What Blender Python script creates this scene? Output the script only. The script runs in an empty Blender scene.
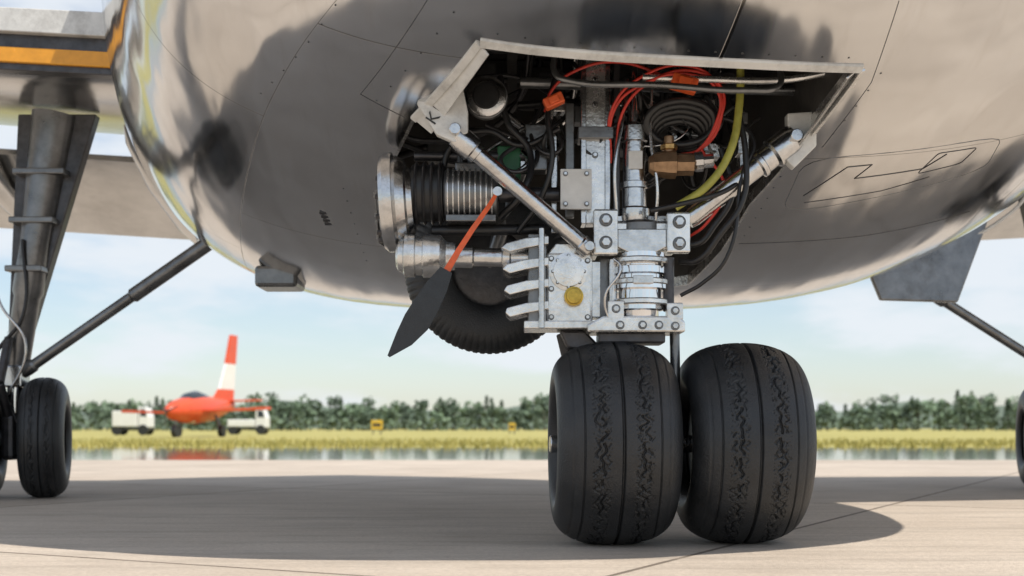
import bpy, math, random, bmesh
import numpy as np
from mathutils import Vector, Matrix
random.seed(7); rng=np.random.default_rng(7)
S=bpy.context.scene
C=bpy.data.collections.new("scene_objects"); S.collection.children.link(C)

# ------------------------------------------------------------------ materials
def mat(name,col,metal=0.0,rough=0.5,var=0.15,scale=12.0,bump=0.0,bscale=80.0,dirt=0.0,spec=0.5,rvar=0.1):
    m=bpy.data.materials.new(name); m.use_nodes=True
    nt=m.node_tree; n=nt.nodes; l=nt.links
    b=n["Principled BSDF"]
    b.inputs["Metallic"].default_value=metal
    b.inputs["Specular IOR Level"].default_value=spec
    tc=n.new("ShaderNodeTexCoord")
    no=n.new("ShaderNodeTexNoise"); no.inputs["Scale"].default_value=scale; no.inputs["Detail"].default_value=6; no.inputs["Roughness"].default_value=0.65
    l.new(tc.outputs["Object"],no.inputs["Vector"])
    cr=n.new("ShaderNodeValToRGB")
    c=Vector(col)
    lo=[max(0,x*(1-var)) for x in c]; hi=[min(1,x*(1+var)) for x in c]
    cr.color_ramp.elements[0].position=0.3; cr.color_ramp.elements[1].position=0.7
    cr.color_ramp.elements[0].color=(*lo,1); cr.color_ramp.elements[1].color=(*hi,1)
    l.new(no.outputs["Fac"],cr.inputs["Fac"])
    out=cr.outputs["Color"]
    if dirt>0:
        n2=n.new("ShaderNodeTexNoise"); n2.inputs["Scale"].default_value=scale*0.45; n2.inputs["Detail"].default_value=10; n2.inputs["Roughness"].default_value=0.75
        l.new(tc.outputs["Object"],n2.inputs["Vector"])
        mr=n.new("ShaderNodeMapRange"); mr.inputs["From Min"].default_value=0.5; mr.inputs["From Max"].default_value=0.72; mr.inputs["To Max"].default_value=dirt
        l.new(n2.outputs["Fac"],mr.inputs["Value"])
        mx=n.new("ShaderNodeMixRGB"); mx.inputs["Color2"].default_value=(0.06,0.045,0.032,1)
        l.new(mr.outputs["Result"],mx.inputs["Fac"]); l.new(out,mx.inputs["Color1"]); out=mx.outputs["Color"]
    l.new(out,b.inputs["Base Color"])
    r=n.new("ShaderNodeMapRange"); r.inputs["To Min"].default_value=max(0.02,rough-rvar); r.inputs["To Max"].default_value=min(1,rough+rvar)
    l.new(no.outputs["Fac"],r.inputs["Value"]); l.new(r.outputs["Result"],b.inputs["Roughness"])
    if bump>0:
        n3=n.new("ShaderNodeTexNoise"); n3.inputs["Scale"].default_value=bscale; n3.inputs["Detail"].default_value=5
        l.new(tc.outputs["Object"],n3.inputs["Vector"])
        bp=n.new("ShaderNodeBump"); bp.inputs["Strength"].default_value=bump; bp.inputs["Distance"].default_value=0.01
        l.new(n3.outputs["Fac"],bp.inputs["Height"]); l.new(bp.outputs["Normal"],b.inputs["Normal"])
    return m

M=dict(
 alu=mat("machined_aluminium",(0.72,0.72,0.71),0.9,0.26,0.2,14,0.15,60,0.4),
 white=mat("painted_light_grey",(0.64,0.64,0.62),0.0,0.4,0.12,10,0.08,50,0.45),
 steel=mat("brushed_steel",(0.60,0.60,0.60),1.0,0.22,0.15,20,0.1,90,0.35),
 chrome=mat("chromed_piston",(0.78,0.78,0.79),1.0,0.1,0.05,20),
 dark=mat("dark_steel",(0.08,0.08,0.085),0.7,0.38,0.3,18,0.2,70,0.4),
 gunm=mat("strut_grey",(0.20,0.205,0.21),0.8,0.30,0.25,9,0.1,60,0.5),
 black=mat("black_hose",(0.016,0.016,0.017),0.0,0.36,0.2,30,0.1,120),
 rubber=mat("tyre_rubber",(0.019,0.021,0.0235),0.0,0.43,0.4,7,0.3,140,0.25,0.5),
 red=mat("red_wire",(0.55,0.035,0.02),0.0,0.4,0.2,30),
 orange=mat("orange_connector",(0.75,0.12,0.03),0.0,0.45,0.15,30,0.05,60,0.3),
 ygreen=mat("yellow_green_hose",(0.33,0.32,0.06),0.0,0.45,0.2,30),
 brass=mat("brass",(0.55,0.34,0.13),0.9,0.35,0.2,30,0.1,80,0.5),
 copper=mat("bronze_valve",(0.34,0.22,0.13),0.8,0.4,0.25,30,0.1,80,0.4),
 green=mat("green_box",(0.02,0.12,0.05),0.1,0.45,0.2,20),
 amber=mat("amber_lens",(0.75,0.33,0.03),0.0,0.25,0.15,8),
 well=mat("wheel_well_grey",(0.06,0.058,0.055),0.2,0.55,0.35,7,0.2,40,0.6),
 blackp=mat("black_fabric",(0.03,0.035,0.04),0.0,0.6,0.2,30,0.3,200),
 hub=mat("wheel_rim",(0.16,0.16,0.16),0.6,0.45,0.2,20,0.1,60,0.5),
 yellow=mat("brass_cap_yellow",(0.58,0.40,0.08),0.8,0.35,0.25,30,0.05,60,0.4),
 stencil=mat("stencil_black",(0.03,0.03,0.03),0,0.6),
)

# ------------------------------------------------------------------ helpers
def empty(name,loc=(0,0,0)):
    e=bpy.data.objects.new(name,None); C.objects.link(e); e.location=loc; e.empty_display_size=0.3
    return e
def fin(ob,par):
    C.objects.link(ob)
    if par is not None:
        ob.parent=par
        ob.matrix_parent_inverse=Matrix.Translation(par.location).inverted()
    return ob
def mesh(name,vs,fs,m,par,smooth=False,ang=35):
    me=bpy.data.meshes.new(name); me.from_pydata([tuple(v) for v in vs],[],[tuple(f) for f in fs]); me.update()
    if m: me.materials.append(m)
    if smooth:
        me.polygons.foreach_set("use_smooth",[True]*len(me.polygons)); me.set_sharp_from_angle(angle=math.radians(ang))
    ob=bpy.data.objects.new(name,me); return fin(ob,par)
def bev(ob,w,seg=2):
    b=ob.modifiers.new("bevel","BEVEL"); b.width=w; b.segments=seg; b.limit_method='ANGLE'; b.angle_limit=math.radians(40)
    return ob
def frame(d):
    d=d.normalized(); up=Vector((0,0,1)) if abs(d.z)<0.9 else Vector((0,1,0))
    a=d.cross(up).normalized(); b=d.cross(a).normalized(); return a,b
def lathe(name,p1,p2,prof,m,par,seg=40,ang=30):
    """solid of revolution about p1->p2. prof=[(t,r)...]"""
    p1=Vector(p1);p2=Vector(p2);d=p2-p1;a,b=frame(d)
    vs=[];fs=[]
    for t,r in prof:
        for k in range(seg):
            th=2*math.pi*k/seg
            vs.append(p1+d*t+(a*math.cos(th)+b*math.sin(th))*r)
    n=len(prof)
    for i in range(n-1):
        for k in range(seg):
            k2=(k+1)%seg
            fs.append((i*seg+k,i*seg+k2,(i+1)*seg+k2,(i+1)*seg+k))
    fs.append(tuple(range(seg))[::-1]); fs.append(tuple((n-1)*seg+k for k in range(seg)))
    return mesh(name,vs,fs,m,par,True,ang)
def cyl(name,p1,p2,r,m,par,seg=32,r2=None):
    L=(Vector(p2)-Vector(p1)).length; e=min(0.12*r,0.006)/max(L,1e-5); r2=r if r2 is None else r2
    c=min(0.12*r,0.006)
    return lathe(name,p1,p2,[(0,r-c),(e,r),(1-e,r2),(1,r2-c)],m,par,seg)
def boxw(name,c,s,m,par,b=0.004,rot=None):
    x,y,z=[q/2 for q in s]
    vs=[Vector((i*x,j*y,k*z)) for i in(-1,1) for j in(-1,1) for k in(-1,1)]
    if rot: 
        R=rot; vs=[R@v for v in vs]
    vs=[v+Vector(c) for v in vs]
    fs=[(0,1,3,2),(4,6,7,5),(0,4,5,1),(2,3,7,6),(0,2,6,4),(1,5,7,3)]
    ob=mesh(name,vs,fs,m,par)
    if b>0: bev(ob,b)
    return ob
def tube(name,pts,r,m,par,cyclic=False,res=4):
    cu=bpy.data.curves.new(name,'CURVE'); cu.dimensions='3D'; cu.bevel_depth=r; cu.bevel_resolution=res; cu.resolution_u=10; cu.use_fill_caps=True
    sp=cu.splines.new('BEZIER'); sp.bezier_points.add(len(pts)-1)
    for bpnt,p in zip(sp.bezier_points,pts):
        bpnt.co=p; bpnt.handle_left_type=bpnt.handle_right_type='AUTO'
    sp.use_cyclic_u=cyclic
    cu.materials.append(m)
    return fin(bpy.data.objects.new(name,cu),par)
def hermite(xs,ys,x):
    xs=np.array(xs,float); ys=np.array(ys,float); x=np.asarray(x,float)
    d=np.gradient(ys,xs)
    i=np.clip(np.searchsorted(xs,x)-1,0,len(xs)-2); h=xs[i+1]-xs[i]; t=(x-xs[i])/h
    return (2*t**3-3*t**2+1)*ys[i]+(t**3-2*t**2+t)*h*d[i]+(-2*t**3+3*t**2)*ys[i+1]+(t**3-t**2)*h*d[i+1]

# ------------------------------------------------------------------ FUSELAGE
ST=[3.50,3.62,3.85,4.2,4.6,5.1,5.7,6.3,7.0,7.7,8.4,9.1,10.0,10.9,11.4]
AW=[0.08,0.65,1.15,1.62,1.98,2.25,2.43,2.55,2.63,2.64,2.56,2.38,1.9,1.0,0.1]
ZB=[2.9,2.42,2.17,1.94,1.76,1.60,1.455,1.33,1.22,1.18,1.24,1.40,1.85,2.6,3.1]
ZT=[3.0,3.4,3.75,4.1,4.4,4.65,4.85,4.95,5.0,5.0,4.95,4.8,4.4,3.8,3.3]
ZC=3.05; NN=3.3
def cx(y): return 0.67-0.13*(y-5.12)
def belly(x,y):
    a=float(hermite(ST,AW,y)); zb=float(hermite(ST,ZB,y)); q=min(0.999,abs(x-cx(y))/a)
    return ZC-(ZC-zb)*(1-q**NN)**(1/NN)

skin=bpy.data.materials.new("polished_aluminium_skin"); skin.use_nodes=True
nt=skin.node_tree;n=nt.nodes;l=nt.links;b=n["Principled BSDF"]
b.inputs["Metallic"].default_value=1.0
tc=n.new("ShaderNodeTexCoord"); uv=n.new("ShaderNodeUVMap"); uv.uv_map="UVMap"
n1=n.new("ShaderNodeTexNoise"); n1.inputs["Scale"].default_value=1.3; n1.inputs["Detail"].default_value=6; n1.inputs["Roughness"].default_value=0.55
l.new(tc.outputs["Object"],n1.inputs["Vector"])
cr=n.new("ShaderNodeValToRGB"); cr.color_ramp.elements[0].position=0.3; cr.color_ramp.elements[1].position=0.72
cr.color_ramp.elements[0].color=(0.66,0.665,0.675,1); cr.color_ramp.elements[1].color=(0.78,0.785,0.795,1)
l.new(n1.outputs["Fac"],cr.inputs["Fac"])
br=n.new("ShaderNodeTexBrick"); br.inputs["Scale"].default_value=1.0; br.inputs["Mortar Size"].default_value=0.0022; br.inputs["Mortar Smooth"].default_value=0.3
br.inputs["Brick Width"].default_value=1.75; br.inputs["Row Height"].default_value=1.3; br.offset=0.37
br.inputs["Color1"].default_value=(1,1,1,1);br.inputs["Color2"].default_value=(0.92,0.92,0.925,1);br.inputs["Mortar"].default_value=(0.3,0.28,0.26,1)
l.new(uv.outputs["UV"],br.inputs["Vector"])
mx=n.new("ShaderNodeMixRGB"); mx.blend_type='MULTIPLY'; mx.inputs["Fac"].default_value=1
l.new(cr.outputs["Color"],mx.inputs["Color1"]); l.new(br.outputs["Color"],mx.inputs["Color2"])
mp=n.new("ShaderNodeMapping"); mp.inputs["Scale"].default_value=(9,0.8,3); l.new(tc.outputs["Object"],mp.inputs["Vector"])
n2=n.new("ShaderNodeTexNoise"); n2.inputs["Scale"].default_value=1.5; n2.inputs["Detail"].default_value=9; n2.inputs["Roughness"].default_value=0.7; l.new(mp.outputs["Vector"],n2.inputs["Vector"])
mr=n.new("ShaderNodeMapRange"); mr.inputs["From Min"].default_value=0.55; mr.inputs["From Max"].default_value=0.8; mr.inputs["To Max"].default_value=0.25
l.new(n2.outputs["Fac"],mr.inputs["Value"])
m2=n.new("ShaderNodeMixRGB"); m2.inputs["Color2"].default_value=(0.36,0.33,0.30,1); l.new(mr.outputs["Result"],m2.inputs["Fac"]); l.new(mx.outputs["Color"],m2.inputs["Color1"])
l.new(m2.outputs["Color"],b.inputs["Base Color"])
rr=n.new("ShaderNodeMapRange"); rr.inputs["To Min"].default_value=0.05; rr.inputs["To Max"].default_value=0.21; l.new(n2.outputs["Fac"],rr.inputs["Value"]); l.new(rr.outputs["Result"],b.inputs["Roughness"])
# gentle oil-canning of the sheet, drawn out along the airframe
mp4=n.new("ShaderNodeMapping"); mp4.inputs["Scale"].default_value=(2.3,0.42,1.9); l.new(tc.outputs["Object"],mp4.inputs["Vector"])
n4=n.new("ShaderNodeTexNoise"); n4.inputs["Scale"].default_value=1.7; n4.inputs["Detail"].default_value=1.5; l.new(mp4.outputs["Vector"],n4.inputs["Vector"])
bp1=n.new("ShaderNodeBump"); bp1.inputs["Strength"].default_value=0.36; bp1.inputs["Distance"].default_value=0.05; l.new(n4.outputs["Fac"],bp1.inputs["Height"])
bp2=n.new("ShaderNodeBump"); bp2.inputs["Strength"].default_value=0.4; bp2.inputs["Distance"].default_value=0.003; bp2.invert=True; l.new(br.outputs["Fac"],bp2.inputs["Height"]); l.new(bp1.outputs["Normal"],bp2.inputs["Normal"])
l.new(bp2.outputs["Normal"],b.inputs["Normal"])

jet=empty("jet_airplane",(0.67,5.12,0))
NR=200; NS=170
ys=np.concatenate([np.linspace(3.50,3.9,24,endpoint=False),np.linspace(3.9,11.4,NS-24)])
A=hermite(ST,AW,ys);B=hermite(ST,ZB,ys);T=hermite(ST,ZT,ys)
vs=[];fs=[];uvs=[]
for i,y in enumerate(ys):
    for k in range(NR):
        th=2*math.pi*k/NR+math.pi/2
        cth,sth=math.cos(th),math.sin(th)
        hgt=(T[i]-ZC) if sth>0 else (ZC-B[i])
        ne=2.3 if sth>0 else NN
        X=A[i]*math.copysign(abs(cth)**(2/NN),cth)
        Z=ZC+max(hgt,0.02)*math.copysign(abs(sth)**(2/ne),sth)
        vs.append((cx(y)+X,y,Z)); 
for i in range(NS-1):
    for k in range(NR):
        k2=(k+1)%NR
        fs.append((i*NR+k,(i+1)*NR+k,(i+1)*NR+k2,i*NR+k2)); uvs.append((i,k))
fs.append(tuple(range(NR))); fs.append(tuple((NS-1)*NR+k for k in range(NR))[::-1])
me=bpy.data.meshes.new("fuselage"); me.from_pydata(vs,[],fs)
uvl=me.uv_layers.new(name="UVMap")
for p,(i,k) in zip(me.polygons,uvs):
    for li,(ii,kk) in zip(p.loop_indices,((i,k),(i+1,k),(i+1,k+1),(i,k+1))):
        uvl.data[li].uv=(ys[ii],kk/NR*13.0)
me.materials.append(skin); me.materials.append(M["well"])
me.polygons.foreach_set("use_smooth",[True]*len(me.polygons))
fus=bpy.data.objects.new("fuselage",me); C.objects.link(fus)
FL=(-.113,4.52); FR=(1.262,4.62); RR_=(1.15,5.2)
HOLE=[FL,FR,RR_,(1.06,5.7),(1.03,6.3),(.95,6.9),(.5,7.15),(.1,7.1),(-.39,6.8),(-.66,6.3),(-.61,5.7),(-.38,5.0)]
hn=len(HOLE)
cv=[(x,y,0.9) for x,y in HOLE]+[(x,y,2.3) for x,y in HOLE]
cf=[tuple(range(hn))[::-1],tuple(range(hn,2*hn))]+[(i,(i+1)%hn,(i+1)%hn+hn,i+hn) for i in range(hn)]
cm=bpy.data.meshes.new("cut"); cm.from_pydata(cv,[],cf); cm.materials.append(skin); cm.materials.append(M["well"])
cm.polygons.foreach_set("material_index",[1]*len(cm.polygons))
cut=bpy.data.objects.new("cut",cm); C.objects.link(cut)
bo=fus.modifiers.new("b","BOOLEAN"); bo.operation='DIFFERENCE'; bo.object=cut; bo.solver='EXACT'
bpy.context.view_layer.update()
dg=bpy.context.evaluated_depsgraph_get()
nm=bpy.data.meshes.new_from_object(fus.evaluated_get(dg)); fus.modifiers.clear(); fus.data=nm
bpy.data.objects.remove(cut)
nm.set_sharp_from_angle(angle=math.radians(35))
fus.parent=jet; fus.matrix_parent_inverse=Matrix.Translation(jet.location).inverted()

def seam(name,pts,r=0.0035,m="dark",cyc=False,n=10):
    out=[]
    P=pts+([pts[0]] if cyc else [])
    for (x0,y0),(x1,y1) in zip(P[:-1],P[1:]):
        for t in np.linspace(0,1,n,endpoint=False):
            x=x0+(x1-x0)*t;y=y0+(y1-y0)*t; out.append((x,y,belly(x,y)))
    if not cyc: x,y=P[-1]; out.append((x,y,belly(x,y)))
    cu=bpy.data.curves.new(name,'CURVE'); cu.dimensions='3D'; cu.bevel_depth=r; cu.bevel_resolution=1
    sp=cu.splines.new('POLY'); sp.points.add(len(out)-1)
    for q,p in zip(sp.points,out): q.co=(*p,1)
    sp.use_cyclic_u=cyc; cu.materials.append(M[m]); return fin(bpy.data.objects.new(name,cu),jet)
def rounded(pts,k=5,f=.22):
    o=[];n=len(pts)
    for i in range(n):
        p0=Vector(pts[i-1]);p1=Vector(pts[i]);p2=Vector(pts[(i+1)%n])
        a=p1.lerp(p0,f);b_=p1.lerp(p2,f)
        for t in np.linspace(0,1,k): o.append(tuple(a.lerp(p1,t).lerp(p1.lerp(b_,t),t)))
    return o
seam("access_panel_seam",rounded([(1.20,5.25),(2.0,5.2),(2.05,5.55),(1.22,5.82)]),0.0016,"gunm",cyc=True,n=3)
seam("access_panel_inner",[(1.28,5.62),(1.40,5.34),(1.50,5.33),(1.46,5.46),(1.74,5.42),(1.80,5.30)],0.0026)
seam("access_panel_handle",rounded([(1.76,5.28),(1.92,5.28),(1.90,5.42),(1.73,5.47)],f=.12),0.0022,cyc=True,n=3)
seam("access_panel_rail",[(1.30,5.70),(1.62,5.62),(1.80,5.52)],0.0022)
seam("skin_seam_a",[(-.25,4.30),(-.58,4.9),(-.42,5.0)],0.0018)
seam("skin_seam_c",[(1.3,4.3),(1.32,4.7),(1.25,5.15)],0.0016)
seam("skin_seam_e",[(1.1,6.2),(1.7,6.2),(2.2,6.15)],0.002)
riv_v=[];riv_f=[]
def rivets(x0,y0,x1,y1,n,r=0.0045):
    for t in np.linspace(0,1,n):
        x=x0+(x1-x0)*t;y=y0+(y1-y0)*t;z=belly(x,y)
        bse=len(riv_v)
        for k in range(8):
            a=k*math.pi/4; riv_v.append((x+r*math.cos(a),y+r*math.sin(a),z-0.0005+0.3*r*math.sin(a)*-1))
        riv_v.append((x,y,z-0.4*r))
        for k in range(8): riv_f.append((bse+k,bse+(k+1)%8,bse+8))
rivets(-.2,4.4,-.52,4.92,6);rivets(-.05,4.47,1.2,4.56,14);rivets(1.34,4.65,1.25,5.15,6)
rivets(1.14,5.3,1.10,6.2,9);rivets(-.75,5.7,-.75,6.6,8);rivets(-.62,4.5,-1.0,5.1,7)
mesh("rivets",riv_v,riv_f,M["gunm"],jet,True)

def ribbon(name,pts,out_w,down,up,m,n=8):
    vs=[];fs=[];P=[]
    for (x0,y0),(x1,y1) in zip(pts[:-1],pts[1:]):
        for t in np.linspace(0,1,n,endpoint=False): P.append((x0+(x1-x0)*t,y0+(y1-y0)*t))
    P.append(pts[-1]); cxx,cyy=0.45,5.6
    for i,(x,y) in enumerate(P):
        a=P[max(0,i-1)];bq=P[min(len(P)-1,i+1)]
        d=Vector((bq[0]-a[0],bq[1]-a[1],0)).normalized(); nn=Vector((d.y,-d.x,0))
        if nn.dot(Vector((x-cxx,y-cyy,0)))<0: nn=-nn
        z=belly(x,y); o=Vector((x,y,0))+nn*out_w; zo=belly(o.x,o.y)
        vs+= [(x-nn.x*.004,y-nn.y*.004,z+up),(x-nn.x*.004,y-nn.y*.004,z-down),(o.x,o.y,zo-down*0.5),(o.x,o.y,zo+0.004)]
    for i in range(len(P)-1):
        for k in range(4):
            k2=(k+1)%4; fs.append((i*4+k,(i+1)*4+k,(i+1)*4+k2,i*4+k2))
    fs.append((0,1,2,3)); e=(len(P)-1)*4; fs.append((e+3,e+2,e+1,e))
    return mesh(name,vs,fs,m,jet)
ribbon("well_front_lip",[FL,FR],0.022,0.016,0.05,M["white"])
ribbon("well_left_lip",[FL,(-.38,5.0)],0.018,0.016,0.05,M["white"])
ribbon("well_right_lip",[FR,RR_],0.014,0.012,0.07,M["alu"])
ribbon("well_aft_rim",[RR_,(1.06,5.7),(1.03,6.3),(.95,6.9),(.5,7.15),(.1,7.1),(-.39,6.8),(-.66,6.3),(-.61,5.7),(-.38,5.0)],0.008,0.002,0.05,M["alu"])
def plate(name,a,b2,off0,off1,th,m,par):
    a=Vector(a);b2=Vector(b2);vs=[a,b2,b2+Vector(off1),a+Vector(off0)]
    nn=(b2-a).cross(Vector(off0)).normalized()*th
    vs=vs+[v+nn for v in vs]
    return bev(mesh(name,vs,[(0,1,2,3),(7,6,5,4),(0,4,5,1),(1,5,6,2),(2,6,7,3),(3,7,4,0)],m,par),0.003)
plate("well_left_flange",(FL[0]+.008,4.53,belly(*FL)-.004),(-.37,5.0,belly(-.38,5.0)-.006),(.025,0.01,-.030),(.06,0.0,-.05),0.01,M["white"],jet)
plate("well_right_flange",(1.252,4.64,belly(*FR)-.002),(1.14,5.2,belly(*RR_)-.002),(-.035,0,-.03),(-.05,0,-.08),0.01,M["alu"],jet)

for i,y in enumerate((4.85,5.35,5.9,6.4)):
    boxw(f"well_frame_{i+1}",(0.42,y,2.24),(1.3,.05,.1),M["gunm"],jet,.004)
for i,x in enumerate((0.0,0.35,0.95)):
    boxw(f"well_stringer_{i+1}",(x,5.8,2.17),(.05,2.1,.04),M["well"],jet,.004)
for i in range(14):
    x=random.uniform(-.3,1.0);y=random.uniform(5.3,6.6);z=random.uniform(1.65,2.1)
    tube(f"well_pipe_{i+1}",[(x-.4,y,z),(x-.15,y+random.uniform(-.1,.1),z+random.uniform(-.1,.1)),(min(x+.2,.95),y+.1,z+random.uniform(-.1,.1)),(min(x+.3,1.0),y,2.2)],random.choice((.008,.012,.018)),M[random.choice(("steel","black","gunm","black","dark"))],jet)
for i in range(9):
    boxw(f"well_unit_{i+1}",(random.uniform(-.3,.9),random.uniform(5.6,6.5),random.uniform(1.65,2.1)),(random.uniform(.1,.25),.15,random.uniform(.1,.25)),M[random.choice(("gunm","dark","well"))],jet,.008)

for k in range(4):
    yy=6.02+k*.042; xx=-.88+.002*k
    boxw(f"vent_slot_{k+1}",(xx,yy,belly(xx,yy)+.0005),(.05,.024,.004),M["dark"],jet,0,Matrix.Rotation(math.atan((belly(xx,yy+.05)-belly(xx,yy-.05))/.1),3,'X'))
zf=belly(-1.33,7.35)
boxw("drain_fairing",(-1.33,7.35,zf-.02),(.24,.30,.12),M["gunm"],jet,.02)
boxw("drain_fairing_top",(-1.33,7.35,zf+.08),(.16,.22,.16),M["gunm"],jet,.02)
skin2=mat("wing_skin",(0.54,0.54,0.535),0.95,0.18,0.15,2.5,0.14,4,0.25)
def wing(name,x0,sgn,le,te,z0,span,dih):
    N=26
    pr=[(0,0),(.012,.05),(.05,.085),(.15,.115),(.35,.12),(.6,.09),(.85,.04),(1,.008),(1,-.004),(.85,-.02),(.6,-.04),(.35,-.055),(.15,-.055),(.05,-.04),(.012,-.022)]
    vs=[];fs=[]
    for i in range(N):
        t=i/(N-1); x=x0+sgn*span*t; c=(te-le)*(1-.55*t); z=z0+dih*span*t
        L=le+0.12*span*t+0.1*sgn*span*t
        for (u,w) in pr: vs.append((x,L+u*c,z+w*c*1.1))
    n=len(pr)
    for i in range(N-1):
        for k in range(n):
            k2=(k+1)%n; fs.append((i*n+k,(i+1)*n+k,(i+1)*n+k2,i*n+k2))
    fs.append(tuple(range(n)));fs.append(tuple((N-1)*n+k for k in range(n)))
    return mesh(name,vs,fs,skin2,jet,True,50)
wing("wing",-1.9,-1,7.5,9.75,2.62,11,.06)
wing("wing_starboard",2.2,1,6.7,10.5,2.74,11,.06)
def lestrip(name,z0,z1,y,m,xa=-2.15,xb=-5.6):
    vs=[];
    for x in (xa,xb):
        t=(-1.9-x)/11; Y=y+0.02*11*t; Z=.06*11*t
        vs+=[(x,Y,z0+Z),(x,Y,z1+Z),(x,Y+.1,z1+Z),(x,Y+.1,z0+Z)]
    return bev(mesh(name,vs,[(0,1,2,3),(7,6,5,4),(0,4,5,1),(1,5,6,2),(2,6,7,3),(3,7,4,0)],m,jet),.006)
lestrip("leading_edge_frame",2.49,2.74,7.455,M["dark"])
lestrip("leading_edge_lens",2.53,2.62,7.43,M["amber"],-2.2,-5.5)
lestrip("leading_edge_slat",2.70,2.84,7.40,M["white"])
for k in range(7): lestrip(f"leading_edge_clip_{k+1}",2.51,2.66,7.42,M["dark"],-3.05-k*.45,-3.08-k*.45)
plate("flap",(-1.9,9.5,2.42),(-7,9.6,2.75),(0,1.0,-.42),(0,1.0,-.42),.05,skin2,jet)
plate("flap_starboard",(2.4,10.1,2.42),(7.5,10.6,2.75),(0,1.0,-.42),(0,1.0,-.42),.05,skin2,jet)
for k,x in enumerate((-2.6,-3.9,-5.4)):
    z=2.35-(x+1.9)*.06; lathe(f"flap_track_{k+1}",(x,8.6,z+.1),(x,10.6,z-.42),[(0,.01),(.1,.06),(.4,.1),(.8,.07),(1,.01)],skin2,jet,20)
def pr3(name,pts,vec,m,par,b=.004):
    n=len(pts);v=[Vector(p) for p in pts]; v2=[p+Vector(vec) for p in v]
    return bev(mesh(name,v+v2,[tuple(range(n))[::-1],tuple(range(n,2*n))]+[(i,(i+1)%n,(i+1)%n+n,i+n) for i in range(n)],m,par),b)
pr3("gear_door_starboard",[(2.35,8.5,1.55),(2.45,8.5,1.31),(2.98,8.55,1.30),(3.2,8.6,1.85),(2.6,8.55,2.1)],(0,.05,0),M["gunm"],jet,.01)
tube("wing_cable",[(3.3,8.6,2.7),(3.36,8.6,2.5),(3.5,8.6,2.15),(3.2,8.6,1.8),(2.95,8.6,1.72)],.012,M["white"],jet)
tube("wing_cable_b",[(3.4,8.6,2.7),(3.42,8.6,2.4),(3.6,8.6,2.1)],.01,M["gunm"],jet)

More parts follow.
